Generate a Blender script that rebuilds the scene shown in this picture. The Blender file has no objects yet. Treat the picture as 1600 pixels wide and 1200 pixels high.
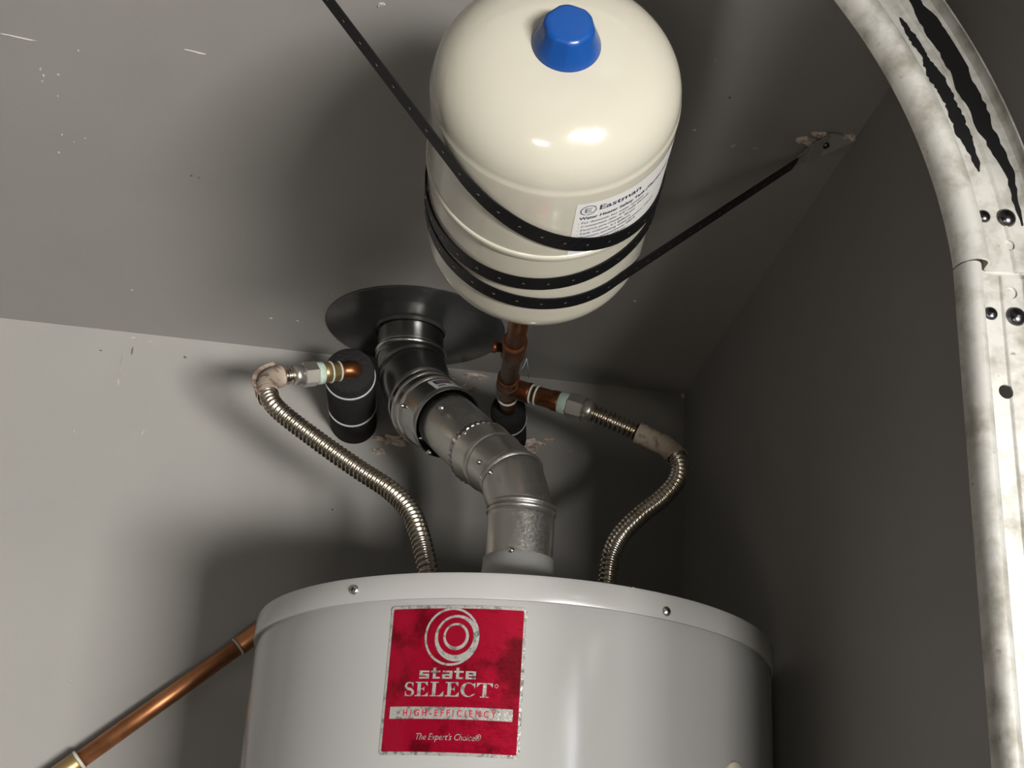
import bpy, bmesh, math, random
from mathutils import Vector, Matrix

# ---------------------------------------------------------------- camera, lights, exposure
SC = bpy.context.scene
COL = SC.collection
CAMZ = 1.5                      # camera height above the garage floor
F = 2195.0                      # focal length in pixels of the 1600x1200 frame
AZ, EL, RO = (math.radians(a) for a in (6.85, 23.52, 3.58))
FW = Vector((math.sin(AZ)*math.cos(EL), math.cos(AZ)*math.cos(EL), math.sin(EL)))
_r = FW.cross(Vector((0, 0, 1))).normalized(); _u = _r.cross(FW)
RT = math.cos(RO)*_r + math.sin(RO)*_u
UP = -math.sin(RO)*_r + math.cos(RO)*_u
cd = bpy.data.cameras.new('camera'); cam = bpy.data.objects.new('camera', cd); COL.objects.link(cam)
cd.sensor_width = 36.0; cd.lens = 36.0*F/1600.0; cd.clip_start = 0.02
cam.matrix_world = Matrix(((RT.x, UP.x, -FW.x, 0), (RT.y, UP.y, -FW.y, 0), (RT.z, UP.z, -FW.z, CAMZ), (0, 0, 0, 1)))
SC.camera = cam

SC.view_settings.view_transform = 'Standard'; SC.view_settings.look = 'None'
SC.view_settings.gamma = 1.0; SC.view_settings.use_curve_mapping = False
SC.view_settings.exposure = 0.0

wd = bpy.data.worlds.new('world'); SC.world = wd; wd.use_nodes = True
wd.node_tree.nodes['Background'].inputs['Color'].default_value = (0.85, 0.92, 1.0, 1)
wd.node_tree.nodes['Background'].inputs['Strength'].default_value = 0.12

def area(name, loc, target, sx, sy, power, color):
    l = bpy.data.lights.new(name, 'AREA'); l.shape = 'RECTANGLE'; l.size = sx; l.size_y = sy
    l.energy = power; l.color = color
    o = bpy.data.objects.new(name, l); COL.objects.link(o); o.location = loc
    o.rotation_euler = (Vector(target)-Vector(loc)).to_track_quat('-Z', 'Y').to_euler()
    return o
# sun falling steeply through the open garage door on the right: it lights the floor in front of the heater
sl = bpy.data.lights.new('sun', 'SUN'); sl.energy = 3.0; sl.angle = math.radians(0.6); sl.color = (1.0, 0.965, 0.91)
so = bpy.data.objects.new('sun', sl); COL.objects.link(so)
so.rotation_euler = Vector((-math.cos(math.radians(64)), 0.06, -math.sin(math.radians(64)))).to_track_quat('-Z', 'Y').to_euler()
so.location = (3, -1, 5)
# sky light enters by the same opening (a portal only guides the sampling)
pl = bpy.data.lights.new('door_portal', 'AREA'); pl.shape = 'RECTANGLE'; pl.size = 4.4; pl.size_y = DOOR_TOP = 1.975; pl.cycles.is_portal = True
po = bpy.data.objects.new('door_portal', pl); COL.objects.link(po); po.location = (0.60, -1.45, DOOR_TOP/2)
po.rotation_euler = Vector((-1, 0, 0)).to_track_quat('-Z', 'Z').to_euler()
# bright low daylight off the sunlit driveway, coming in under the raised door
area('driveway_daylight', (1.62, -3.05, 0.26), (-0.15, 2.0, 2.0), 1.35, 0.45, 450.0, (1.0, 0.965, 0.91))
# two bright strips of sky seen past the door jamb
area('sky_strip', (1.23, -1.50, 2.30), (0.24, 1.29, 1.8), 0.26, 1.0, 13.0, (0.93, 0.97, 1.0))
area('sky_strip', (1.93, -1.50, 2.30), (0.26, 1.30, 1.8), 0.13, 1.0, 7.0, (1.0, 0.96, 0.92))
# work lamp standing to the left of the camera
area('work_lamp', (-0.38, -0.90, 0.50), (0.0, 1.8, 1.9), 0.40, 0.30, 8.0, (1.0, 0.90, 0.76))

# ---------------------------------------------------------------- helpers
def V(x, y, z): return Vector((x, y, z+CAMZ))
def ray(px, py): return FW*F + RT*(px-800.0) - UP*(py-600.0)
def at_y(px, py, y): d = ray(px, py); d = d*(y/d.y); return V(*d)
def at_z(px, py, z): d = ray(px, py); d = d*(z/d.z); return V(*d)
def at_x(px, py, x): d = ray(px, py); d = d*(x/d.x); return V(*d)

WALL_Y, WALL_X, CEIL = 2.002, 0.517, 0.893

def mesh_obj(name, verts, faces, mat, parent=None, smooth=True):
    me = bpy.data.meshes.new(name); me.from_pydata([tuple(v) for v in verts], [], faces); me.update()
    if smooth:
        me.polygons.foreach_set('use_smooth', [True]*len(me.polygons))
    o = bpy.data.objects.new(name, me); COL.objects.link(o)
    if mat: me.materials.append(mat)
    if parent is not None: attach(o, parent)
    return o
def bm_obj(name, bm, mat, parent=None, smooth=True):
    bmesh.ops.recalc_face_normals(bm, faces=bm.faces[:])
    me = bpy.data.meshes.new(name); bm.to_mesh(me); bm.free()
    if smooth: me.polygons.foreach_set('use_smooth', [True]*len(me.polygons))
    o = bpy.data.objects.new(name, me); COL.objects.link(o)
    if mat: me.materials.append(mat)
    if parent is not None: attach(o, parent)
    return o
WM = {}
def wmat(o):
    if o.name in WM: return WM[o.name]
    return Matrix.Identity(4)
def attach(o, parent):
    o.parent = parent; o.matrix_parent_inverse = wmat(parent).inverted()
def thing(name, loc, label, cat, group=None):
    e = bpy.data.objects.new(name, None); COL.objects.link(e); e.location = loc; e.empty_display_size = 0.05
    WM[e.name] = Matrix.Translation(Vector(loc))
    tag(e, label, cat, group); return e
def tag(o, label=None, cat=None, group=None, kind=None):
    if label: o['label'] = label
    if cat: o['category'] = cat
    if group: o['group'] = group
    if kind: o['kind'] = kind
    return o

def frame(n):
    n = n.normalized()
    h = Vector((0, 0, 1)) if abs(n.z) < 0.9 else Vector((1, 0, 0))
    a = h.cross(n).normalized(); return n, a, n.cross(a)

def loft(rings, seg=32, caps=True):
    """rings: (centre, normal, radius); returns verts, faces of a closed lofted tube (parallel-transported frames)"""
    verts, faces = [], []
    a = None
    for c, n, r in rings:
        n = n.normalized()
        if a is None: _, a, b = frame(n)
        else:
            a = (a - n*a.dot(n)).normalized(); b = n.cross(a)
        for k in range(seg):
            t = 2*math.pi*k/seg
            verts.append(c + r*(math.cos(t)*a + math.sin(t)*b))
    for i in range(len(rings)-1):
        for k in range(seg):
            k2 = (k+1) % seg
            faces.append((i*seg+k, i*seg+k2, (i+1)*seg+k2, (i+1)*seg+k))
    if caps:
        faces.append(tuple(range(seg-1, -1, -1)))
        faces.append(tuple(range((len(rings)-1)*seg, len(rings)*seg)))
    return verts, faces

def smooth_path(pts, n=24):
    """Catmull-Rom through pts"""
    P = [2*pts[0]-pts[1]] + list(pts) + [2*pts[-1]-pts[-2]]
    out = []
    for i in range(1, len(P)-2):
        for k in range(n):
            t = k/n
            out.append(0.5*((2*P[i]) + (P[i+1]-P[i-1])*t + (2*P[i-1]-5*P[i]+4*P[i+1]-P[i+2])*t*t + (3*P[i]-P[i-1]-3*P[i+1]+P[i+2])*t**3))
    out.append(P[-2].copy()); return out
def resample(pts, step):
    out = [pts[0].copy()]; acc = 0.0
    for a, b in zip(pts, pts[1:]):
        L = (b-a).length
        if L == 0: continue
        d = step-acc
        while d <= L:
            out.append(a + (b-a)*(d/L)); d += step
        acc = (acc+L) % step
    return out
def tangents(pts):
    n = len(pts); return [(pts[min(i+1, n-1)]-pts[max(i-1, 0)]).normalized() for i in range(n)]
def tube(name, pts, r, mat, parent=None, seg=24, caps=True):
    T = tangents(pts); rr = r if callable(r) else (lambda i: r)
    v, f = loft([(p, t, rr(i)) for i, (p, t) in enumerate(zip(pts, T))], seg, caps)
    return mesh_obj(name, v, f, mat, parent)
def rod(name, p, q, prof, mat, parent=None, seg=32, caps=True):
    """solid of revolution along p->q; prof = [(fraction along, radius)]"""
    d = q-p; v, f = loft([(p+d*t, d, r) for t, r in prof], seg, caps)
    return mesh_obj(name, v, f, mat, parent)
def sharpen(o, ang=35):
    bm = bmesh.new(); bm.from_mesh(o.data)
    for e in bm.edges:
        if len(e.link_faces) == 2 and e.calc_face_angle(0) > math.radians(ang): e.smooth = False
    bm.to_mesh(o.data); bm.free(); return o
def torus_pts(c, n, R, m=40):
    n, a, b = frame(n); return [c + R*(math.cos(2*math.pi*k/m)*a + math.sin(2*math.pi*k/m)*b) for k in range(m)]
def ring(name, c, n, R, r, mat, parent=None, m=40, seg=10):
    n, a, b = frame(n); verts, faces = [], []
    for i in range(m):
        t = 2*math.pi*i/m; d = math.cos(t)*a + math.sin(t)*b
        for k in range(seg):
            s = 2*math.pi*k/seg; verts.append(c + d*(R+r*math.cos(s)) + n*(r*math.sin(s)))
    for i in range(m):
        for k in range(seg):
            i2, k2 = (i+1) % m, (k+1) % seg
            faces.append((i*seg+k, i*seg+k2, i2*seg+k2, i2*seg+k))
    return mesh_obj(name, verts, faces, mat, parent)
def band(name, c, n, R, w, th, mat, parent=None, m=48):
    """flat hoop: width w along n, thickness th"""
    n, a, b = frame(n); verts, faces = [], []
    prof = [(R, -w/2), (R+th, -w/2+th*.4), (R+th, w/2-th*.4), (R, w/2)]
    for i in range(m):
        t = 2*math.pi*i/m; d = math.cos(t)*a + math.sin(t)*b
        for rr, h in prof: verts.append(c + d*rr + n*h)
    for i in range(m):
        i2 = (i+1) % m
        for k in range(4):
            k2 = (k+1) % 4; faces.append((i*4+k, i*4+k2, i2*4+k2, i2*4+k))
    return mesh_obj(name, verts, faces, mat, parent)
def dome_head(name, c, n, R, h, mat, parent=None, slot=False):
    prof = [(-0.4, R*0.98), (0.05, R), (0.35, R*.93), (0.65, R*.74), (0.88, R*.45), (1.0, R*.12)]
    n = n.normalized()
    v, f = loft([(c+n*(h*t), n, r) for t, r in prof], 20)
    return mesh_obj(name, v, f, mat, parent)
def hexnut(name, p, q, R, mat, parent=None):
    d = q-p; v, f = loft([(p, d, R*.9), (p+d*.08, d, R), (p+d*.92, d, R), (q, d, R*.9)], 6)
    return mesh_obj(name, v, f, mat, parent, smooth=False)

# ---------------------------------------------------------------- materials
def mat(name, color, rough=0.5, metal=0.0, spec=0.5, coat=0.0, bump=None, var=None, rvar=None):
    """bump=(scale, strength, dist)  var=(scale, colour2, lo, hi): noise-mixed second colour"""
    m = bpy.data.materials.new(name); m.use_nodes = True
    nt = m.node_tree; bs = nt.nodes['Principled BSDF']
    bs.inputs['Base Color'].default_value = (*color, 1); bs.inputs['Roughness'].default_value = rough
    bs.inputs['Metallic'].default_value = metal; bs.inputs['Specular IOR Level'].default_value = spec
    bs.inputs['Coat Weight'].default_value = coat; bs.inputs['Coat Roughness'].default_value = 0.06
    tc = nt.nodes.new('ShaderNodeTexCoord')
    def noise(scale, detail=4, rough=.6):
        n = nt.nodes.new('ShaderNodeTexNoise'); n.inputs['Scale'].default_value = scale
        n.inputs['Detail'].default_value = detail; n.inputs['Roughness'].default_value = rough
        nt.links.new(tc.outputs['Object'], n.inputs['Vector']); return n
    prev = None
    for vv in ([var] if var and not isinstance(var, list) else (var or [])):
        sc, c2, lo, hi = vv
        n = noise(sc); r = nt.nodes.new('ShaderNodeValToRGB')
        r.color_ramp.elements[0].position = lo; r.color_ramp.elements[1].position = hi
        nt.links.new(n.outputs['Fac'], r.inputs['Fac'])
        mx = nt.nodes.new('ShaderNodeMix'); mx.data_type = 'RGBA'
        nt.links.new(r.outputs['Color'], mx.inputs['Factor'])
        if prev is None: mx.inputs[6].default_value = (*color, 1)
        else: nt.links.new(prev, mx.inputs[6])
        mx.inputs[7].default_value = (*c2, 1); prev = mx.outputs[2]
    if prev is not None: nt.links.new(prev, bs.inputs['Base Color'])
    if rvar:
        sc, r0, r1 = rvar
        n = noise(sc); mr = nt.nodes.new('ShaderNodeMapRange'); mr.inputs['From Min'].default_value = .3; mr.inputs['From Max'].default_value = .7
        mr.inputs['To Min'].default_value = r0; mr.inputs['To Max'].default_value = r1
        nt.links.new(n.outputs['Fac'], mr.inputs['Value']); nt.links.new(mr.outputs['Result'], bs.inputs['Roughness'])
    if bump:
        sc, st, dist = bump
        n = noise(sc); b = nt.nodes.new('ShaderNodeBump'); b.inputs['Strength'].default_value = st; b.inputs['Distance'].default_value = dist
        nt.links.new(n.outputs['Fac'], b.inputs['Height']); nt.links.new(b.outputs['Normal'], bs.inputs['Normal'])
    return m
def spangle(m, scale=260, amt=.35):
    """galvanised crystal pattern: voronoi cells vary brightness"""
    nt = m.node_tree; bs = nt.nodes['Principled BSDF']
    tc = nt.nodes.new('ShaderNodeTexCoord'); v = nt.nodes.new('ShaderNodeTexVoronoi'); v.inputs['Scale'].default_value = scale
    nt.links.new(tc.outputs['Object'], v.inputs['Vector'])
    bw = nt.nodes.new('ShaderNodeSeparateColor'); nt.links.new(v.outputs['Color'], bw.inputs['Color'])
    mr = nt.nodes.new('ShaderNodeMapRange'); base = bs.inputs['Roughness'].default_value
    mr.inputs['To Min'].default_value = base-amt*.5; mr.inputs['To Max'].default_value = base+amt*.5
    nt.links.new(bw.outputs['Red'], mr.inputs['Value']); nt.links.new(mr.outputs['Result'], bs.inputs['Roughness'])
    return m

M = {}
M['paint'] = mat('grey_wall_paint', (0.252, 0.245, 0.234), 0.40, spec=0.35, bump=(160, 0.12, 0.0015),
                 var=[(3.5, (0.234, 0.228, 0.219), .4, .75), (420, (0.34, 0.33, 0.315), .735, .80)])
M['far'] = mat('low_bounce_dark', (0.10, 0.097, 0.092), 0.7)  # unseen garage surfaces, darkened so less light bounces back to the heater
M['floor'] = mat('concrete', (0.30, 0.29, 0.275), 0.8, var=(4, (0.25, 0.24, 0.23), .4, .7), bump=(60, .2, .003))
M['enamel'] = mat('white_enamel', (0.29, 0.29, 0.288), 0.15, spec=0.5, bump=(520, 0.05, 0.0006))
M['enamel_cap'] = mat('white_enamel_cap', (0.29, 0.288, 0.284), 0.22, spec=0.5)
M['collar'] = mat('grey_white_collar', (0.42, 0.42, 0.41), 0.4)
M['cream'] = mat('cream_enamel', (0.37, 0.355, 0.30), 0.15, spec=0.5, coat=0.3, bump=(26, 0.12, 0.004))
M['blue'] = mat('blue_plastic', (0.003, 0.046, 0.21), 0.30)
M['white'] = mat('white_plastic', (0.8, 0.8, 0.78), 0.4)
M['galv'] = spangle(mat('galvanised_steel', (0.54, 0.53, 0.50), 0.35, 0.95, bump=(60, .06, .001), var=(30, (0.50, 0.49, 0.465), .4, .7)), 420, .13)
M['galv_dark'] = mat('darkened_vent_steel', (0.42, 0.42, 0.415), 0.26, 1.0, bump=(40, .08, .001), var=(14, (0.26, 0.26, 0.26), .4, .7))  # base darkened to carry the dark surroundings the upper vent reflects
M['bead'] = mat('bright_steel_bead', (0.62, 0.61, 0.58), 0.22, 1.0)
M['flange'] = mat('dark_painted_flange', (0.030, 0.031, 0.031), 0.24, 0.0, spec=.6, bump=(9, .2, .004))
M['strap'] = mat('black_coated_strap', (0.004, 0.004, 0.0045), 0.42, spec=.12)
M['screw'] = mat('zinc_screw', (0.62, 0.61, 0.58), 0.25, 1.0)
M['darkscrew'] = mat('dark_bolt_steel', (0.10, 0.10, 0.105), 0.22, 1.0)
M['copper_old'] = mat('oxidised_copper', (0.20, 0.075, 0.03), 0.36, 0.85, var=(50, (0.09, 0.035, 0.016), .42, .7), bump=(80, .15, .001))
M['copper'] = mat('copper', (0.56, 0.245, 0.115), 0.33, 0.9, var=[(16, (0.33, 0.14, 0.06), .42, .68), (55, (0.25, 0.12, 0.06), .62, .75)], bump=(70, .08, .001))
M['copper'].node_tree.nodes['Principled BSDF'].inputs['Roughness'].default_value = .42
M['brass'] = mat('dull_brass', (0.36, 0.26, 0.12), 0.38, .8, var=(30, (0.2, 0.13, 0.06), .45, .7))
M['solder'] = mat('solder_and_tape', (0.42, 0.41, 0.36), 0.6, var=(60, (0.40, 0.44, 0.38), .45, .65))
M['verdigris'] = mat('green_thread_seal', (0.30, 0.385, 0.335), 0.6, var=(90, (0.42, 0.47, 0.42), .45, .65))
M['hose'] = mat('corrugated_stainless', (0.56, 0.51, 0.43), 0.22, 1.0, var=(40, (0.40, 0.32, 0.22), .5, .72))
M['nut'] = mat('steel_nut', (0.52, 0.50, 0.46), 0.3, .9)
M['foam'] = mat('black_foam', (0.014, 0.014, 0.014), 0.85, spec=.25, bump=(260, .9, .004))
M['tie'] = mat('white_cable_tie', (0.40, 0.41, 0.42), 0.4)
M['paper'] = mat('soiled_paper_tag', (0.33, 0.275, 0.22), 0.75, var=(70, (0.17, 0.11, 0.085), .5, .64))
M['label'] = mat('white_label', (0.50, 0.50, 0.495), 0.35)
M['ink'] = mat('navy_ink', (0.015, 0.02, 0.06), 0.5)
M['ink_grey'] = mat('grey_ink', (0.10, 0.12, 0.17), 0.5)
M['redfoil'] = mat('red_foil', (0.50, 0.004, 0.034), 0.16, 0.72, coat=.3, bump=(38, .55, .003), var=(30, (0.22, 0.002, 0.013), .48, .62))
M['redink'] = mat('dark_red_print', (0.36, 0.006, 0.025), 0.4)
M['silver'] = mat('silver_foil', (0.72, 0.71, 0.68), 0.2, 0.75, bump=(200, .6, .0015), var=(160, (0.30, 0.30, 0.29), .5, .64))
M['drywall'] = mat('torn_drywall_paper', (0.62, 0.53, 0.46), 0.9, var=(110, (0.24, 0.20, 0.18), .5, .66), bump=(180, .8, .004))
M['chip'] = mat('pale_chip', (0.34, 0.332, 0.32), 0.7)
M['dent'] = mat('bare_paint_mark', (0.29, 0.282, 0.27), 0.6)
M['track'] = mat('galvanised_track', (0.47, 0.465, 0.44), 0.5, 0.45, bump=(120, .25, .0012),
                 var=[(38, (0.27, 0.26, 0.225), .45, .68), (110, (0.24, 0.20, 0.15), .66, .74)])
M['grease'] = mat('black_grease', (0.006, 0.006, 0.0065), 0.5, spec=.15)
M['wood'] = mat('stand_plywood', (0.35, 0.24, 0.14), 0.7, var=(8, (0.28, 0.18, 0.10), .4, .6))
M['smudge'] = mat('dark_smudge', (0.10, 0.095, 0.09), 0.7)
M['web'] = mat('cobweb', (0.5, 0.49, 0.47), 0.8)

# ---------------------------------------------------------------- the room
def slab(name, lo, hi, m):
    bm = bmesh.new(); bmesh.ops.create_cube(bm, size=1)
    for v in bm.verts:
        v.co = Vector(((lo[i]+hi[i])/2 + v.co[i]*(hi[i]-lo[i]) for i in range(3)))
    o = bm_obj(name, bm, m, smooth=False); o['kind'] = 'structure'; return o
ZC = CEIL+CAMZ
ceiling = slab('ceiling', (-.95, .45, ZC), (WALL_X+.12, WALL_Y+.12, ZC+.1), M['paint'])
slab('ceiling', (-3.6, -4.0, ZC), (WALL_X+.12, .45, ZC+.1), M['far'])['label'] = 'garage ceiling behind the camera, darkened to cut bounced light'
tag(ceiling, 'grey painted ceiling above the water heater')
floor = slab('floor', (-3.6, -4.0, -.1), (9.0, WALL_Y+.12, 0), M['floor']); tag(floor, 'grey concrete garage floor')
wall_back = slab('wall_back', (-.95, WALL_Y, 0), (WALL_X+.12, WALL_Y+.12, ZC), M['paint'])
tag(wall_back, 'grey painted wall behind the water heater')
slab('wall_left', (-1.07, .45, 0), (-.95, WALL_Y+.12, ZC), M['far'])['label'] = 'unseen dark side wall added left of the heater to cut bounced light'  # added out of view to keep bounced light off the right side
slab('wall_left', (-3.72, -4.0, 0), (-3.6, .45, ZC), M['far'])['label'] = 'garage wall far to the left, darkened to cut bounced light'
slab('wall_back', (-3.72, .45, 0), (-1.07, .57, ZC), M['far'])['label'] = 'unseen dark wall closing the room beside the added alcove wall'
slab('wall_front', (-3.72, -4.12, 0), (WALL_X+.12, -4.0, ZC), M['far'])['label'] = 'garage wall behind the camera, darkened to cut bounced light'
# right wall: solid beside the heater, open below the header where the garage door is
bm = bmesh.new()
def addbox(bm, lo, hi):
    r = bmesh.ops.create_cube(bm, size=1)
    for v in r['verts']:
        v.co = Vector(((lo[i]+hi[i])/2 + v.co[i]*(hi[i]-lo[i]) for i in range(3)))
addbox(bm, (WALL_X, .80, 0), (WALL_X+.12, WALL_Y, ZC))
addbox(bm, (WALL_X, -4.0, DOOR_TOP), (WALL_X+.12, .80, ZC))
addbox(bm, (WALL_X, -4.0, 0), (WALL_X+.12, -3.7, DOOR_TOP))
wall_right = bm_obj('wall_right', bm, M['paint'], smooth=False); wall_right['kind'] = 'structure'
tag(wall_right, 'dark grey wall in shadow to the right of the heater')

rnd = random.Random(4)
def flake(name, c, ux, uy, n, w, h, mt, parent, thick=.0015, jag=.35, pts=14, label=None):
    """irregular raised scrap lying on a surface"""
    ring_ = []
    for k in range(pts):
        t = 2*math.pi*k/pts; r = 1 - jag*rnd.random()
        ring_.append((math.cos(t)*r*w/2, math.sin(t)*r*h/2))
    verts = [c + ux*x + uy*y + n*0.0 for x, y in ring_]
    verts += [c + ux*x*.75 + uy*y*.75 + n*(thick*(.5+.8*rnd.random())) for x, y in ring_]
    verts.append(c + n*thick*.6)
    faces = [(k, (k+1) % pts, pts+(k+1) % pts, pts+k) for k in range(pts)]
    faces += [(pts+k, pts+(k+1) % pts, 2*pts) for k in range(pts)]
    o = mesh_obj(name, verts, faces, mt, parent, smooth=False)
    if label: o['label'] = label
    return o
def on_ceiling(px, py): return at_z(px, py, CEIL)
def on_back(px, py): return at_y(px, py, WALL_Y)
EX, EY, EZ = Vector((1, 0, 0)), Vector((0, 1, 0)), Vector((0, 0, 1))
def mark(surface, p1, p2, wpx, mt, name, thick=.0008):
    """thin scratch or ridge between two pixels on a surface"""
    on, n, parent = {'c': (on_ceiling, -EZ, ceiling), 'b': (on_back, -EY, wall_back)}[surface]
    a, b = on(*p1), on(*p2); d = b-a; L = d.length; d.normalize(); s = n.cross(d)
    w = wpx*0.00092
    return flake(name, (a+b)/2, d, s, n, L, w, mt, parent, thick, .3, 12)
# scratches and chips on the ceiling
mark('c', (-10, 50), (62, 65), 2.0, M['chip'], 'scratch')
mark('c', (283, 76), (326, 86), 3.2, M['chip'], 'scratch')
for (x, y, w, h, mt) in [(63, 108, 5, 7, 'chip'), (68, 118, 4, 5, 'chip'), (91, 117, 6, 5, 'chip'), (66, 127, 4, 4, 'chip'), (122, 79, 5, 4, 'chip'), (90, 150, 4, 4, 'chip'),
                         (97, 210, 4, 6, 'chip'), (116, 222, 3, 4, 'chip'), (133, 216, 4, 4, 'chip'), (92, 238, 5, 4, 'chip'), (206, 453, 6, 5, 'chip'), (520, 462, 7, 9, 'chip'),
                         (598, 6, 14, 5, 'chip'), (592, 8, 5, 5, 'chip'), (1118, 95, 8, 7, 'chip'), (1085, 203, 10, 5, 'chip'), (525, 522, 8, 6, 'chip'), (992, 470, 10, 5, 'dent'),
                         (299, 274, 6, 4, 'smudge'), (311, 277, 4, 4, 'smudge'), (1140, 152, 6, 4, 'smudge'), (423, 497, 13, 3, 'chip'), (465, 501, 10, 3, 'dent'), (1180, 231, 16, 4, 'dent'), (1145, 228, 12, 7, 'dent')]:
    c = on_ceiling(x, y); k = 0.00085
    flake('paint_chip', c, EX, EY, -EZ, w*k*.75, h*k*1.3, M[mt], ceiling, .0012, .55, 9)
# torn board around the strap screw
for (x, y, w, h) in [(1325, 214, .032, .018), (1285, 210, .03, .012), (1262, 219, .035, .015)]:
    flake('torn_drywall', on_ceiling(x, y), EX, EY, -EZ, w, h, M['drywall'], ceiling, .004, .55, 18, 'torn pale plasterboard by the strap end')
# dents and scratches on the back wall
for p1, p2, w, mt in [((192, 548), (184, 606), 2.2, 'dent'), ((186, 588), (184, 604), 5, 'chip'), ((208, 540), (205, 556), 3.5, 'smudge'), ((115, 667), (117, 679), 5, 'dent'), ((227, 670), (219, 681), 5, 'dent'),
                      ((170, 680), (181, 678), 3, 'dent'), ((203, 527), (212, 528), 3, 'chip'), ((230, 533), (238, 534), 3, 'chip'), ((286, 557), (292, 559), 5, 'smudge'), ((518, 795), (521, 797), 4, 'smudge'),
                      ((155, 547), (160, 548), 3, 'smudge'), ((105, 1064), (118, 1066), 4, 'dent'), ((888, 705), (894, 706), 5, 'chip'), ((1064, 611), (1071, 624), 9, 'drywall')]:
    mark('b', p1, p2, w, M[mt], 'wall_mark', .001)
for (x, y, w, h) in [(612, 688, .075, .022), (655, 672, .045, .026), (592, 706, .03, .014), (834, 694, .05, .022), (826, 706, .035, .015), (856, 688, .03, .007), (742, 588, .05, .012), (708, 600, .03, .02), (728, 607, .05, .012)]:
    flake('torn_drywall', on_back(x, y), EX, EZ, -EY, w, h, M['drywall'], wall_back, .006, .6, 20, 'torn pale plasterboard around the pipe holes')

# ---------------------------------------------------------------- water heater
HX, HY = 0.2103, 1.578
ZLIP, ZTOP = 0.344, 0.3703
STAND = 0.42
stand = thing('heater_stand', (HX, HY, 0), 'plywood platform under the white water heater', 'platform')
sx0, sx1, sy0, sy1 = HX-.32, WALL_X-.005, HY-.33, WALL_Y-.02
for nm, lo, hi in [('top_board', (sx0, sy0, STAND-.03), (sx1, sy1, STAND))] + \
                  [('leg', (x, y, 0), (x+.06, y+.06, STAND-.03)) for x in (sx0+.02, sx1-.08) for y in (sy0+.02, sy1-.08)] + \
                  [('side_board', (sx0, sy0, .28), (sx1, sy0+.02, STAND-.03))]:
    bm = bmesh.new(); addbox(bm, lo, hi); bm_obj(nm, bm, M['wood'], stand, False)

heater = thing('water_heater', (HX, HY, STAND), 'large white enamelled cylindrical water heater with red foil label', 'water heater')
RJ, RC = 0.2895, 0.2920
def revolve(name, prof, mt, parent, cx=HX, cy=HY, seg=160, caps=True):
    v, f = loft([(Vector((cx, cy, z)), EZ, r) for z, r in prof], seg, caps)
    return mesh_obj(name, v, f, mt, parent)
z0 = STAND
zl, zt = ZLIP+CAMZ, ZTOP+CAMZ
sharpen(revolve('jacket', [(z0, RJ-.006), (z0+.006, RJ), (zl-.030, RJ), (zl-.016, RJ), (zl-.006, RJ-.0012), (zl+.004, RJ-.003), (zl+.01, RJ-.008)], M['enamel'], heater))
lid = sharpen(revolve('lid', [(zl, RC-.0035), (zl-.0004, RC-.0006), (zl+.0006, RC), (zt-.004, RC-.0004), (zt-.0012, RC-.0016), (zt, RC-.005), (zt-.001, RC-.03), (zt-.001, .12), (zt-.001, .07)], M['enamel_cap'], heater))
# flue collar on top of the lid
revolve('flue_collar', [(zt-.002, .078), (zt+.004, .076), (zt+.050, .064), (zt+.066, .055), (zt+.073, .0455), (zt+.083, .0425), (zt+.098, .0418), (zt+.0985, .036)], M['collar'], heater, seg=64)
def hp(theta, z, off=0.0):          # point on the jacket: theta in degrees from the wall-normal, z relative to the camera
    t = math.radians(theta); r = RJ+off
    return V(HX + r*math.sin(t), HY - r*math.cos(t), z)
for th, z in [(-40.6, .3565), (22.5, .3515), (85.5, .3535), (148.5, .3535), (-103.6, .3535), (-166.6, .3535)]:
    t = math.radians(th); n = Vector((math.sin(t), -math.cos(t), 0))
    s = dome_head('screw', V(HX, HY, z)+n*(RC+.0002), n, .0050, .0032, M['screw'], heater)
    s['label'] = 'small zinc screw in the lid rim'
    c = V(HX, HY, z)+n*(RC+.0032); _, a, b = frame(n)
    for d in (a, b):
        e = d.cross(n)
        vv = [c+d*.0024+e*.0005, c-d*.0024+e*.0005, c-d*.0024-e*.0005, c+d*.0024-e*.0005]
        vv += [x+n*.0004 for x in vv]
        mesh_obj('slot', vv, [(0, 1, 2, 3), (4, 7, 6, 5), (0, 4, 5, 1), (1, 5, 6, 2), (2, 6, 7, 3), (3, 7, 4, 0)], M['darkscrew'], s, False)
# dent in the lid edge
t = math.radians(14.3); n = Vector((math.sin(t), -math.cos(t), 0)); tx = Vector((math.cos(t), math.sin(t), 0))
dc = V(HX, HY, .3665)+n*(RC-.0006)
mesh_obj('rim_dent', [dc+tx*-.006+EZ*-.004, dc+tx*.004+EZ*.003, dc+tx*.0052+EZ*.0025, dc+n*.0012+tx*-.001+EZ*-.001, dc+tx*-.004+EZ*-.0045],
         [(0, 3, 1), (3, 2, 1), (0, 4, 3), (4, 2, 3)], M['enamel_cap'], heater)
# round plug low on the right of the jacket
t = math.radians(42.6); n = Vector((math.sin(t), -math.cos(t), 0)); pc = V(HX, HY, .2065)+n*RJ
v, f = loft([(pc-n*.004, n, .0165), (pc+n*.0012, n, .0165), (pc+n*.0022, n, .0155), (pc+n*.0024, n, .002)], 40)
o = mesh_obj('access_plug', v, f, mat('cream_plug', (.62, .57, .45), .55), heater); o['label'] = 'round cream plug in the jacket'
# pipe nipples for the two hoses
NIP_L, NIP_R = at_y(671, 905, 1.585), at_y(947, 920, 1.60)
for q in (NIP_L, NIP_R):
    base = Vector((q.x, q.y, zt-.002))
    rod('nipple', base, Vector((q.x, q.y, q.z-.03)), [(0, .0135), (1, .0135)], M['nut'], heater)

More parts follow.
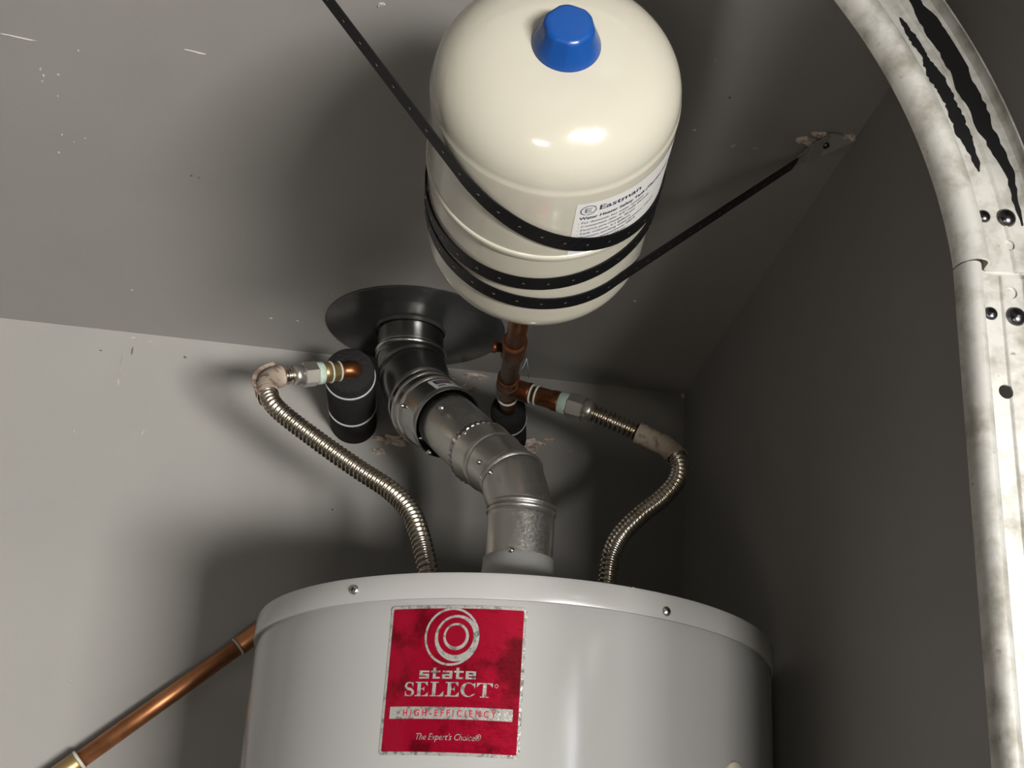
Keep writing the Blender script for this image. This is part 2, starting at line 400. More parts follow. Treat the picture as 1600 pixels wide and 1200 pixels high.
# --- 2D artwork wrapped on a curved surface -------------------------------------------------
def wrap(name, polys, place, mt, parent, off):
    """polys: list of 2D polygons; place(x, y, off) -> world"""
    verts, faces = [], []
    for p in polys:
        i = len(verts); verts += [place(x, y, off) for x, y in p]; faces.append(tuple(range(i, i+len(p))))
    return mesh_obj(name, verts, faces, mt, parent, smooth=False)
def grid(x0, y0, x1, y1, nx=24, ny=2):
    return [[(x0+(x1-x0)*i/nx, y0+(y1-y0)*j/ny), (x0+(x1-x0)*(i+1)/nx, y0+(y1-y0)*j/ny), (x0+(x1-x0)*(i+1)/nx, y0+(y1-y0)*(j+1)/ny), (x0+(x1-x0)*i/nx, y0+(y1-y0)*(j+1)/ny)] for i in range(nx) for j in range(ny)]
def rounded(x0, y0, x1, y1, r, nx=24):
    out = grid(x0+r, y0, x1-r, y1, nx, 2)
    for sx, xe in ((-1, x0+r), (1, x1-r)):
        n = 4
        for k in range(n):
            t0, t1 = math.pi/2*k/n, math.pi/2*(k+1)/n
            xa, xb = xe+sx*r*math.sin(t0), xe+sx*r*math.sin(t1)
            ya, yb = r*(1-math.cos(t0)), r*(1-math.cos(t1))
            q = [(xa, y0+ya), (xb, y0+yb), (xb, y1-yb), (xa, y1-ya)]
            out.append(q if sx > 0 else q[::-1])
    return out
def annulus(c0, r0, c1, r1, n=64, a0=0, a1=360):
    out = []
    for k in range(n):
        t0, t1 = (math.radians(a0+(a1-a0)*j/n) for j in (k, k+1))
        out.append([(c0[0]+r0*math.cos(t0), c0[1]+r0*math.sin(t0)), (c0[0]+r0*math.cos(t1), c0[1]+r0*math.sin(t1)),
                    (c1[0]+r1*math.cos(t1), c1[1]+r1*math.sin(t1)), (c1[0]+r1*math.cos(t0), c1[1]+r1*math.sin(t0))])
    return out
def font_polys(body, x0, y0, w, h, shear=0.0, bold=0.0, fitw=True, spacing=1.0):
    """built-in font outlines filled, fitted with the baseline at y0, cap height h, width w (y up)"""
    cu = bpy.data.curves.new('lettering', 'FONT'); cu.body = body; cu.size = 1.0; cu.shear = shear; cu.offset = bold
    cu.resolution_u = 3; cu.fill_mode = 'BOTH' if hasattr(cu, 'fill_mode') and cu.dimensions == '2D' else cu.fill_mode
    cu.space_character = spacing
    ob = bpy.data.objects.new('lettering', cu); COL.objects.link(ob)
    bpy.context.view_layer.update()
    me = bpy.data.meshes.new_from_object(ob.evaluated_get(bpy.context.evaluated_depsgraph_get()))
    vs = [(v.co.x, v.co.y) for v in me.vertices]; fs = [tuple(p.vertices) for p in me.polygons]
    bpy.data.objects.remove(ob); bpy.data.curves.remove(cu); bpy.data.meshes.remove(me)
    xa = min(v[0] for v in vs); xb = max(v[0] for v in vs)
    ky = h/0.70; kx = w/(xb-xa) if fitw else ky
    return [[(x0+(vs[i][0]-xa)*kx, y0+vs[i][1]*ky) for i in f] for f in fs]
def rects(rs): return [[(a, b), (c, b), (c, d), (a, d)] for a, b, c, d in rs]
def put(polys, x0, y0, w, h): return [[(x0+x*w, y0+y*h) for x, y in p] for p in polys]
# bold squared lower-case letters
BLOCK = {'s': rects([(0, .78, 1, 1), (0, .39, .3, 1), (0, .39, 1, .61), (.7, 0, 1, .61), (0, 0, 1, .22)]),
         't': rects([(.22, 0, .52, 1.38), (0, .78, .95, 1), (.22, 0, .95, .22)]),
         'a': rects([(.05, .78, 1, 1), (.7, 0, 1, 1), (0, .39, 1, .59), (0, 0, .3, .59), (0, 0, 1, .2)]),
         'e': rects([(0, 0, .3, 1), (0, .78, 1, 1), (.7, .39, 1, 1), (0, .39, 1, .59), (0, 0, 1, .22)])}
def arc_letter(pts_w):
    """stroke with varying width: list of (x, y, width)"""
    out = []; P = [Vector((x, y)) for x, y, _ in pts_w]; W = [w for *_, w in pts_w]
    L, Rr = [], []
    for i, p in enumerate(P):
        d = (P[min(i+1, len(P)-1)]-P[max(i-1, 0)]).normalized(); n = Vector((-d.y, d.x))
        L.append(p+n*W[i]/2); Rr.append(p-n*W[i]/2)
    for i in range(len(P)-1): out.append([tuple(L[i]), tuple(L[i+1]), tuple(Rr[i+1]), tuple(Rr[i])])
    return out
cpts = []
for k in range(25):
    t = math.radians(42+276*k/24); s = max(0, -math.cos(t)); cpts.append((.47+.37*math.cos(t), .5+.465*math.sin(t), .07+.15*s**1.3))
spts = []
for k in range(13):
    t = math.radians(30+240*k/12); spts.append((.40+.26*math.cos(t), .735+.225*math.sin(t), .07+.10*max(0, -math.cos(t))+(.10 if k > 10 else 0)))
for k in range(1, 13):
    t = math.radians(90-240*k/12); spts.append((.40+.29*math.cos(t), .265+.23*math.sin(t), .07+.12*max(0, math.cos(t))+(.08 if k < 2 else 0)))
SERIF = {'E': rects([(.14, 0, .36, 1), (0, .93, .78, 1), (0, 0, .84, .07), (.36, .47, .58, .54)]) + [[(.78, 1), (.58, .93), (.78, .70)], [(.84, 0), (.84, .32), (.62, .07)], [(.58, .34), (.58, .68), (.48, .51)]],
         'L': rects([(.14, 0, .36, 1), (0, .94, .52, 1), (0, 0, .84, .07)]) + [[(.84, 0), (.84, .36), (.60, .07)]],
         'T': rects([(.36, 0, .58, 1), (0, .93, .94, 1), (.22, 0, .72, .06)]) + [[(0, 1), (0, .68), (.2, .93)], [(.94, 1), (.74, .93), (.94, .68)]],
         'C': arc_letter(cpts) + [[(.74, .93), (.80, .62), (.85, .62), (.85, 1.0)], [(.80, .13), (.86, .26), (.83, .27), (.70, .10)]],
         'S': arc_letter(spts) + [[(.60, .95), (.64, .66), (.68, .66), (.68, 1.0)], [(.10, .0), (.10, .36), (.14, .36), (.20, .06)]]}

# --- red foil label on the jacket ------------------------------------------------------------
TH0, TH1, ZL1, ZL0 = -31.85, -5.4, 0.337, 0.197
LW, LH = RJ*math.radians(TH1-TH0), ZL1-ZL0
def on_jacket(x, y, off):       # x, y in 0..1 with y up, on the label
    return hp(TH0+(TH1-TH0)*x, ZL0+LH*y, off)
lab = wrap('foil_label', rounded(0, 0, 1, 1, .025, 30), on_jacket, M['silver'], heater, .0004); lab['label'] = 'red foil label with silver border and lettering'
wrap('red_panel', rounded(.022, .022, .978, .978, .012, 30), on_jacket, M['redfoil'], lab, .0007)
wrap('ring_emblem', annulus((.476, .785), .198, (.476, .785), .182) + annulus((.512, .775), .158, (.505, .787), .128) + annulus((.508, .785), .092, (.506, .789), .073), lambda x, y, o: on_jacket(x, y, o), M['silver'], lab, .0010)
st = []
for i, ch in enumerate('state'): st += put(BLOCK[ch], .262+i*.0835, .500, .072, .054)
wrap('lettering_state', st, on_jacket, M['silver'], lab, .0010)
st = []; x = .155
for ch, w in zip('SELECT', (.100, .116, .116, .116, .118, .118)):
    st += put(SERIF[ch], x, .383, w, .096); x += w*(.80 if ch == 'S' else .91)+.004
st += annulus((.815, .462), .013, (.815, .462), .009, 20)
wrap('lettering_select', st, on_jacket, M['silver'], lab, .0010)
bar = wrap('silver_bar', grid(.062, .235, .938, .315, 26, 1), on_jacket, M['silver'], lab, .0010)
wrap('lettering_high_efficiency', font_polys('HIGH-EFFICIENCY', .165, .253, .66, .044, spacing=1.7, bold=.012), on_jacket, M['redink'], lab, .0013)
wrap('lettering_motto', font_polys("The Expert's Choice\u00ae", .275, .100, .455, .042, shear=.32), on_jacket, M['silver'], lab, .0010)

# ---------------------------------------------------------------- vent pipe
vent = thing('vent_pipe', V(HX, HY, .463), 'galvanised steel flue pipe rising from the heater through two elbows to the ceiling', 'vent pipe')
K = [V(HX, HY, .454), V(HX, HY, .528), at_y(800, 747, 1.595), at_y(772, 723, 1.63), at_y(752, 708, 1.66), at_y(707, 666, 1.74), at_y(661, 633, 1.81),
     at_y(645, 582, 1.855), at_y(642, 552, 1.868), V(.0695, 1.868, CEIL)]
dirs = [(b-a).normalized() for a, b in zip(K, K[1:])]
def bis(i): return dirs[0] if i == 0 else dirs[-1] if i >= len(dirs) else (dirs[i-1]+dirs[i]).normalized()
R1, R2 = .0390, .0490
def pipe_section(name, c0, n0, c1, n1, r0, r1, mt, seg=48, label=None):
    rings = []
    for k in range(7):
        t = k/6; rings.append((c0.lerp(c1, t), n0.lerp(n1, t).normalized(), r0+(r1-r0)*t))
    v, f = loft(rings, seg, False)
    o = mesh_obj(name, v, f, mt, vent)
    s = o.modifiers.new('Solidify', 'SOLIDIFY'); s.thickness = .0008; s.offset = -1
    if label: o['label'] = label
    return o
def bead(c, n, r, h=.0022, w=.0036, mt='bead'):
    n = n.normalized(); rings = [(c+n*(w*t), n, r+h*b) for t, b in ((-1.2, -.25), (-1, .05), (-.6, .65), (0, 1), (.6, .65), (1, .05), (1.2, -.25))]
    v, f = loft(rings, 48, False); return mesh_obj('bead', v, f, M[mt], vent)
pipe_section('pipe_section', K[0], EZ, K[1], EZ, R1+.0006, R1+.0012, M['galv'], label='galvanised pipe section standing on the flue collar')
pipe_section('elbow_gore', K[1], EZ, K[2], bis(2), R1, R1, M['galv'])
pipe_section('elbow_gore', K[2], bis(2), K[3], bis(3), R1, R1, M['galv'])
pipe_section('elbow_end', K[3], bis(3), K[4], dirs[4], R1+.0006, .0428, M['galv'])
bead(K[1]+EZ*.004, EZ, R1+.0012, .0016, .0026, 'galv'); bead(K[1]-EZ*.003, EZ, R1+.0014, .0016, .0026, 'galv')
bead(K[2], bis(2), R1, .0018, .003, 'galv'); bead(K[3], bis(3), R1, .0018, .003, 'galv')
dg = (K[5]-K[4]).normalized()
pipe_section('pipe_section', K[4]-dg*.006, dg, K[5]+dg*.02, dg, .0402, .0408, M['galv'], label='slanted galvanised pipe between the elbows')
# crimped rim of the elbow end
_, ca, cb = frame(dg); crimp = []
for k in range(36):
    t = 2*math.pi*k/36; d = math.cos(t)*ca + math.sin(t)*cb; e = dg.cross(d)
    c = K[4]+dg*.001
    for du, dl in ((-.0018, -.005), (.0018, -.005), (.0012, .003), (-.0012, .003)): crimp.append(c+d*(.0432)+e*du+dg*dl)
    for du, dl in ((-.0018, -.005), (.0018, -.005), (.0012, .004), (-.0012, .004)): crimp.append(c+d*(.0412)+e*du+dg*dl)
fc = []
for k in range(36):
    i = k*8; fc += [(i, i+1, i+2, i+3), (i+4, i+7, i+6, i+5), (i, i+4, i+5, i+1), (i+1, i+5, i+6, i+2), (i+2, i+6, i+7, i+3), (i+3, i+7, i+4, i)]
mesh_obj('crimp', crimp, fc, M['galv_dark'], vent, False)
# wide collar that takes the slanted pipe
cd_ = (K[6]-K[5]).normalized()
COLL0, COLL1 = K[5]+cd_*.012, K[6]
pipe_section('collar', COLL0, cd_, COLL1, cd_, .0482, .0505, M['galv_dark'], label='wide steel collar around the slanted pipe')
bead(COLL0+cd_*.002, cd_, .0482, .0012, .002, 'galv_dark')
bead(COLL0.lerp(COLL1, .62), cd_, .0497, .003, .004)
bead(COLL0.lerp(COLL1, .86), cd_, .0502, .0026, .0032)
pipe_section('elbow_gore', K[6], cd_, K[7], bis(7), R2+.001, R2, M['galv_dark'])
pipe_section('elbow_gore', K[7], bis(7), K[8], EZ, R2, R2, M['galv_dark'])
bead(K[7], bis(7), R2, .0008, .0022, 'galv_dark'); bead(K[8], EZ, R2, .0030, .0036); bead(K[8]+EZ*-.009, EZ, R2, .002, .0025, 'galv_dark')
pipe_section('riser', K[8], EZ, V(.0695, 1.868, CEIL), EZ, R2-.0012, R2-.0012, M['galv_dark'], label='short vertical riser entering the ceiling flange')
def pipe_screw(axis_p, axis_d, r, px, py, rad=.0042, h=.004):
    """screw head where the view through a pixel meets the pipe"""
    d = ray(px, py).normalized(); o = Vector((0, 0, CAMZ))
    w = o-axis_p; dd = d-axis_d*d.dot(axis_d); ww = w-axis_d*w.dot(axis_d)
    A, B, Cc = dd.dot(dd), 2*dd.dot(ww), ww.dot(ww)-r*r; D = B*B-4*A*Cc
    if D < 0: t = -B/(2*A)
    else: t = (-B-math.sqrt(D))/(2*A)
    p = o+d*t; n = p-axis_p; n = (n-axis_d*n.dot(axis_d)).normalized()
    foot = axis_p + axis_d*((p-axis_p).dot(axis_d))
    return dome_head('screw', foot+n*r, n, rad, h, M['screw'], vent)
pipe_screw(K[0], EZ, R1+.001, 799, 860)
pipe_screw(K[4], dg, .0404, 727, 677)
pipe_screw(K[4], dg, R1+.001, 749, 722, .003)
pipe_screw(K[4], dg, R1+.001, 766, 738, .003)
pipe_screw(K[5], cd_, .0487, 690, 637)
pipe_screw(K[4], dg, .0404, 711, 742)
pipe_screw(K[5], cd_, .0487, 671, 707)
pipe_screw(K[6], cd_, .052, 629, 634, .003)
# small sticker on the collar
def collar_pt(ang, al, off):
    n, a, b = frame(cd_); t = math.radians(ang); return COLL0.lerp(COLL1, al) + (math.cos(t)*a+math.sin(t)*b)*(.0482+.0023*al+off)
best = None
for k in range(360):
    p = collar_pt(k, .28, 0); d = p-Vector((0, 0, CAMZ)); s = F/d.dot(FW)
    q = (800+d.dot(RT)*s, 600-d.dot(UP)*s); facing = (p-COLL0.lerp(COLL1, .28)).dot(d) < 0
    e = (q[0]-700)**2+(q[1]-622)**2
    if facing and (best is None or e < best[0]): best = (e, k)
SA = best[1]
def on_collar(x, y, off): return collar_pt(SA+(x-.5)*STS*62, .30+(y-.5)*.36, off)
p0, p1 = collar_pt(SA, .3, 0), collar_pt(SA+5, .3, 0)
STS = 1 if (p1-p0).dot(RT) > 0 else -1
stick = wrap('sticker', grid(0, 0, 1, 1, 14, 1), on_collar, M['label'], vent, .0008); stick['label'] = 'small white sticker with dark print'
wrap('print_block', grid(.10, .42, .56, .88, 8, 1), on_collar, M['ink'], stick, .0011)
wrap('print_lines', sum([grid(.15, y, .5, y+.07, 6, 1) for y in (.5, .68)], []) , on_collar, mat('brown_print', (.30, .16, .13), .6), stick, .0013)
wrap('print_lines', sum([grid(.62, y, .92, y+.05, 6, 1) for y in (.15, .3, .45, .6, .75)], []) + grid(.10, .12, .3, .3, 3, 1), on_collar, M['ink_grey'], stick, .0011)

flange = thing('ceiling_flange', V(.0695, 1.868, CEIL), 'dark round metal plate on the ceiling around the flue', 'flange')
fv, ff = loft([(V(.0765, 1.868, CEIL), -EZ, .132), (V(.0765, 1.868, CEIL-.0015), -EZ, .132), (V(.0765, 1.868, CEIL-.004), -EZ, .128), (V(.0745, 1.868, CEIL-.0045), -EZ, .078), (V(.0695, 1.868, CEIL-.007), -EZ, .052), (V(.0695, 1.868, CEIL-.012), -EZ, .0505)], 72, False)
sharpen(mesh_obj('plate', fv, ff, M['flange'], flange))

# ---------------------------------------------------------------- expansion tank
TC = V(.132, .923, .668); TN = Vector((-.0789, -.9963, .033)).normalized()      # shoulder centre, axis towards the dome
TA = EZ.cross(TN).normalized(); TB = TN.cross(TA); TR = .1015
def tp(phi, L, off=0.0):
    t = math.radians(phi); return TC - TN*L + (math.cos(t)*TA + math.sin(t)*TB)*(TR+off)
tank = thing('expansion_tank', TC-TN*.10, 'cream expansion tank with blue valve cap hanging below the ceiling', 'tank')
prof = []
for k in range(1, 25):                   # domed end: broad crown meeting the side at a soft crease
    r = math.sin(math.pi/2*k/24)
    prof.append((.003-.0545*(1-r**3.1)**.50, TR*.988*max(r, .02)))
prof.append((.0045, TR*.996)); prof.append((.0075, TR))
prof += [(.03, TR), (.06, TR), (.099, TR), (.101, TR), (.14, TR), (.19, TR-.0002)]
end = [(.212-L, r*1.012) for L, r in prof if L <= .003]
prof += end[::-1]
v, f = loft([(TC-TN*L, -TN, r) for L, r in prof], 120, True)
mesh_obj('shell', v, f, M['cream'], tank)
wp = [(TC-TN*(.1+dl), -TN, TR+h) for dl, h in ((-.0042, -.0006), (-.0036, .0008), (-.002, .0019), (0, .0013), (.002, .0019), (.0036, .0008), (.0042, -.0006))]
v, f = loft(wp, 120, False); o = mesh_obj('weld_seam', v, f, M['cream'], tank); o['label'] = 'raised seam around the middle of the tank'
# blue cap: base circle to a smaller flat-sided top
cap_v, cap_f = [], []; seg = 96
CB = TC+TN*.0495+TA*.0022
for h, rb, flat in [(0, .0272, 0), (.0025, .0268, .05), (.007, .0254, .35), (.013, .0230, .8), (.019, .0209, .95), (.0225, .0199, .95), (.0245, .0188, .9), (.0258, .0168, .8), (.0262, .0140, .6), (.0262, .002, 0)]:
    for k in range(seg):
        t = 2*math.pi*k/seg; t6 = ((t+math.radians(17)) % (math.pi/3))-math.pi/6
        hexr = math.cos(math.pi/6)/math.cos(t6)*1.10
        r = rb*((1-flat)+flat*min(1.0, hexr))
        cap_v.append(CB+TN*h+(math.cos(t)*TA+math.sin(t)*TB)*r)
nr = len(cap_v)//seg
for i in range(nr-1):
    for k in range(seg): cap_f.append((i*seg+k, i*seg+(k+1) % seg, (i+1)*seg+(k+1) % seg, (i+1)*seg+k))
cap_f.append(tuple(range((nr-1)*seg, nr*seg)))
o = sharpen(mesh_obj('valve_cap', cap_v, cap_f, M['blue'], tank), 50); o['label'] = 'blue plastic valve cap with flat facets'
ring('valve_gasket', CB, TN, .0270, .0009, M['white'], tank)
rod('nipple', TC-TN*.235, TC-TN*.29, [(0, .024), (.45, .024), (.5, .0165), (1, .0165)], M['brass'], tank)
# printed label on the tank side
PH0, PH1, LL0, LL1 = -77.7, 8.0, .018, .095
def on_tank(x, y, off): return tp(PH0+(PH1-PH0)*x, LL1+(LL0-LL1)*y, off)
tl = wrap('tank_label', rounded(0, 0, 1, 1, .01, 40), on_tank, M['label'], tank, .0003); tl['label'] = 'white printed label on the tank side'
def tank_arc(x0, L): return x0, (LL1-L)/(LL1-LL0)
MW = TR*math.radians(PH1-PH0); MH = LL1-LL0           # label size in metres
def mm(x, y): return x/MW, y/MH
def tline(body, x_m, L_base, w_m, h_m, name, mt='ink', bold=0.0):
    x, y = x_m/MW, (LL1-L_base)/MH
    return wrap(name, font_polys(body, x, y, w_m/MW, h_m/MH, bold=bold), on_tank, M[mt], tl, .0006)
lx, ly = .0105/MW, (LL1-.0285)/MH
def lring(r0, r1, a0=0, a1=360): return [[(lx+x/MW, ly+y/MH) for x, y in p] for p in annulus((0, 0), r0, (0, 0), r1, 40, a0, a1)]
wrap('round_emblem', lring(.0068, .0058, 20, 250) + lring(.0068, .0058, 262, 370) + [[(lx+x/MW, ly+y/MH) for x, y in p] for p in rects([(-.0028, .0022, .003, .0032), (-.0028, -.0006, .0024, .0006), (-.0028, -.0032, .003, -.0022), (-.0028, -.0032, -.0016, .0032)])], on_tank, M['ink_grey'], tl, .0006)
tline('Eastman', .0200, .0312, .0395, .0066, 'lettering_eastman', bold=.012)
tline('Water Heater Safety Tank (Thermal Expansion Tank)', .0040, .0415, .125, .0040, 'lettering_title', bold=.02)
for i, (s, w) in enumerate([('- For domestic hot water systems', .062), ('- Connection size: 3/4" male threads', .070), ('- Factory pre-charge: 40 psi', .054), ('- Tank volume: 2.1 gallons', .050),
                            ('- Maximum working water pressure: 150 psi', .080), ('- Maximum temperature: 200\u00b0F', .058), ('- Test pressure: 300 psi', .048), ('- Air charge: 40 psi', .040)]):
    tline(s, .0040, .0480+i*.0056, w, .0030, 'lettering_line', 'ink_grey', .01)

# ---------------------------------------------------------------- perforated strap
strap = thing('hanger_strap', V(-.237, .845, CEIL), 'black perforated steel strap wrapped round the cream tank and fixed to the ceiling', 'strap')
ctrl = [(-135, .0190), (-106, .050), (-77.5, .0765), (-55, .090), (-36, .0975), (0, .106), (60, .122), (120, .136), (180, .1465), (196, .1468), (235, .146), (274, .1415), (298, .134), (322, .1265), (350, .130), (380, .137), (440, .150), (500, .161), (540, .1665),
        (558, .1700), (600, .1735), (631, .1755), (662, .1775), (678, .1785)]
def L_of(phi):
    for (a, la), (b, lb) in zip(ctrl, ctrl[1:]):
        if phi <= b:
            t = (phi-a)/(b-a); return la+(lb-la)*t
    return ctrl[-1][1]
def L_s(phi):                                # smoothed
    return sum(L_of(min(678, max(-135, phi+d)))*w for d, w in ((-24, 1), (-12, 2), (0, 3), (12, 2), (24, 1)))/9
path = []                                    # (point, outward normal)
pA = tp(-135, L_s(-135), .0012); endA = V(-.237, .845, CEIL-.002)
t0 = math.radians(-135); nA = math.cos(t0)*TA+math.sin(t0)*TB
for k in range(24): path.append((endA.lerp(pA, k/24), nA))
phi = -135.0
while phi <= 678:
    t = math.radians(phi); path.append((tp(phi, L_s(phi), .0012), math.cos(t)*TA+math.sin(t)*TB)); phi += 4
pB = tp(678, L_s(678), .0012); t1 = math.radians(678); nB = math.cos(t1)*TA+math.sin(t1)*TB
endB = at_z(1243, 254, CEIL-.034)
for k in range(1, 25): path.append((pB.lerp(endB, k/24), nB))
def ribbon(name, path, w, th, mt, parent):
    P = [p for p, _ in path]; T = tangents(P); verts, faces = [], []
    for (p, n), t in zip(path, T):
        s = t.cross(n).normalized(); n2 = s.cross(t).normalized()
        if n2.dot(n) < 0: n2 = -n2
        for a, b in ((-w/2, 0), (w/2, 0), (w/2, th), (-w/2, th)): verts.append(p+s*a+n2*b)
    for i in range(len(P)-1):
        for k in range(4): faces.append((i*4+k, i*4+(k+1) % 4, (i+1)*4+(k+1) % 4, (i+1)*4+k))
    faces += [(3, 2, 1, 0), tuple(len(verts)-4+k for k in range(4))]
    return mesh_obj(name, verts, faces, mt, parent, smooth=False)
ribbon('band', path, .0185, .0011, M['strap'], strap)
# perforations: tiny bright rings standing for the glints on the hole edges
acc, nxt = 0.0, .006
hv, hf = [], []
for (p, n), (q, m) in zip(path, path[1:]):
    L = (q-p).length
    while nxt <= acc+L:
        c = p.lerp(q, (nxt-acc)/L); nn = n.lerp(m, .5).normalized(); t = (q-p).normalized(); s = t.cross(nn).normalized()
        i = len(hv); c = c+nn*.0013; off = s*.002 if s.dot(RT) > 0 else -s*.002
        for k in range(8):
            a = 2*math.pi*k/8; d = t*math.cos(a)+s*math.sin(a)
            hv.append(c+d*.0013); hv.append(c+d*.0007+nn*.0004)
        for k in range(8): hf.append((i+2*k, i+2*((k+1) % 8), i+2*((k+1) % 8)+1, i+2*k+1))
        nxt += .0215
    acc += L
o = mesh_obj('hole_glints', hv, hf, M['screw'], strap); o['kind'] = 'stuff'
# painted-over end twisted flat against the ceiling
e0, e1, e2 = endB, at_z(1290, 226, CEIL-.010), at_z(1334, 226, CEIL-.0015)
sN = (e1-e0).normalized().cross(nB).normalized()
wide = Vector((.35, -.94, 0)).normalized()
ev, ef = [], []
ends = [(at_z(1158, 300, CEIL-.104).lerp(e0, .0), sN, .0105), (e0, sN, .0115), (e0.lerp(e1, .5), (sN+Vector((0, .6, -.5))).normalized(), .015), (e1, Vector((-.15, .88, -.45)).normalized(), .0155), (e2, Vector((-.25, .95, -.2)).normalized(), .012)]
ends = ends[1:]
for c, s, w in ends:
    for a, b in ((-w, 0), (w, 0), (w, -.0014), (-w, -.0014)): ev.append(c+s*a+EZ*b)
for i in range(len(ends)-1):
    for k in range(4): ef.append((i*4+k, i*4+(k+1) % 4, (i+1)*4+(k+1) % 4, (i+1)*4+k))
ef += [(3, 2, 1, 0), tuple(len(ev)-4+k for k in range(4))]
o = mesh_obj('painted_end', ev, ef, M['paint'], strap, False); o['label'] = 'strap end painted the same grey as the ceiling'
dome_head('screw', e1+Vector((0, 0, -.0012)), -EZ, .0045, .0035, M['darkscrew'], strap)
dome_head('screw', endA+Vector((.008, 0, -.001)), -EZ, .0045, .0035, M['darkscrew'], strap)

# ---------------------------------------------------------------- copper work behind the tank
TEE = at_y(792, 604, 1.74)
run = thing('copper_pipe', TEE, 'brown oxidised copper tee joining the tank pipe to the right hose', 'pipe')
HOLE_R = at_y(797, 690, WALL_Y+.02); TBOT = TC-TN*.285
rod('tank_pipe', TBOT, TEE, [(0, .0115), (1, .0115)], M['copper_old'], run)
dT = (TEE-TBOT).normalized()
for a, b, r in ((.55, .67, .0145), (.90, 1.0, .0142)): rod('coupling', TBOT.lerp(TEE, a), TBOT.lerp(TEE, b), [(0, r), (.04, r+.0006), (.5, r), (.96, r+.0006), (1, r)], M['copper_old'], run)
rod('bleed_plug', TBOT.lerp(TEE, .62), TBOT.lerp(TEE, .62)-EX*.026, [(0, .006), (.8, .006), (.82, .0075), (1, .0075)], M['copper_old'], run, 6)
BR_END = at_y(887, 632, 1.715); dB = (BR_END-TEE).normalized()
rod('wall_pipe', TEE, TEE.lerp(HOLE_R, .55), [(0, .0115), (1, .0115)], M['copper_old'], run)
dW = (HOLE_R-TEE).normalized()
rod('tee_body', TEE-dT*.022, TEE+dW*.024, [(0, .0148), (.06, .0152), (.3, .0138), (.7, .0138), (.94, .0152), (1, .0148)], M['copper_old'], run)
rod('tee_branch', TEE, TEE+dB*.034, [(0, .0138), (.85, .0138), (.95, .0148), (1, .0146)], M['copper_old'], run)
rod('branch_pipe', TEE+dB*.03, BR_END, [(0, .0112), (1, .0112)], M['copper_old'], run)
rod('adapter', BR_END-dB*.045, BR_END-dB*.002, [(0, .0128), (.5, .0128), (.55, .0142), (1, .0142)], M['copper_old'], run)
for c, d, r in ((TEE-dT*.024, dT, .0128), (TEE+dW*.045, dW, .0135), (TEE+dB*.036, dB, .0122), (BR_END-dB*.045, dB, .0124)):
    o = ring('solder_ring', c, d, r, .0016, M['solder'], run, 32, 8)
rod('thread_seal', BR_END-dB*.012, BR_END, [(0, .0145), (.1, .0150), (.9, .0150), (1, .0145)], M['verdigris'], run)['label'] = 'pale green sealant on the thread'

fs_r = thing('pipe_insulation', HOLE_R, 'black foam pipe sleeve at the wall behind the copper tee', 'insulation', 'black foam pipe sleeves')
f0 = TEE.lerp(HOLE_R, .36)
rod('sleeve', f0, HOLE_R, [(0, .0130), (.02, .024), (.06, .0255), (1, .0255)], M['foam'], fs_r)
band('cable_tie', f0.lerp(HOLE_R, .3), dW, .0255, .005, .0012, M['tie'], fs_r)

# left insulated pipe with its copper elbow
HOLE_L = at_y(553, 668, WALL_Y+.02); END_L = at_y(546, 577, 1.815)
dL = (END_L-HOLE_L).normalized()
fs_l = thing('pipe_insulation', HOLE_L, 'thick black foam pipe sleeve held with two white cable ties, left of the flue', 'insulation', 'black foam pipe sleeves')
RF = .0350
rod('sleeve', HOLE_L, END_L, [(0, RF), (.97, RF), (.99, RF-.0015), (1, RF-.004)], M['foam'], fs_l, 48)
band('cable_tie', HOLE_L.lerp(END_L, .88), dL, RF, .005, .0013, M['tie'], fs_l)
band('cable_tie', HOLE_L.lerp(END_L, .42), dL, RF, .005, .0013, M['tie'], fs_l)

stub = thing('copper_elbow', END_L, 'short brown copper elbow coming out of the left foam sleeve', 'pipe')
EL0, EL1 = at_y(549, 578, 1.79), at_y(500, 583, 1.775)
pp = smooth_path([END_L-dL*.03+EX*.002, END_L+EX*.002, EL0+EX*.003, EL0.lerp(EL1, .3), EL1], 8)
tube('elbow', pp, .0118, M['copper_old'], stub)
dE = (EL1-EL0).normalized()
rod('adapter', EL0.lerp(EL1, .42), EL1, [(0, .0130), (.06, .0136), (.5, .0134), (.55, .0142), (1, .0142)], M['brass'], stub)
for t, r in ((.40, .0128), (.68, .0142)): ring('solder_ring', EL0.lerp(EL1, t), dE, r, .0014, M['solder'], stub, 32, 8)
rod('thread_seal', EL1-dE*.004, EL1+dE*.006, [(0, .0148), (.15, .0156), (.85, .0156), (1, .0148)], M['verdigris'], stub)['label'] = 'pale green sealant on the thread'

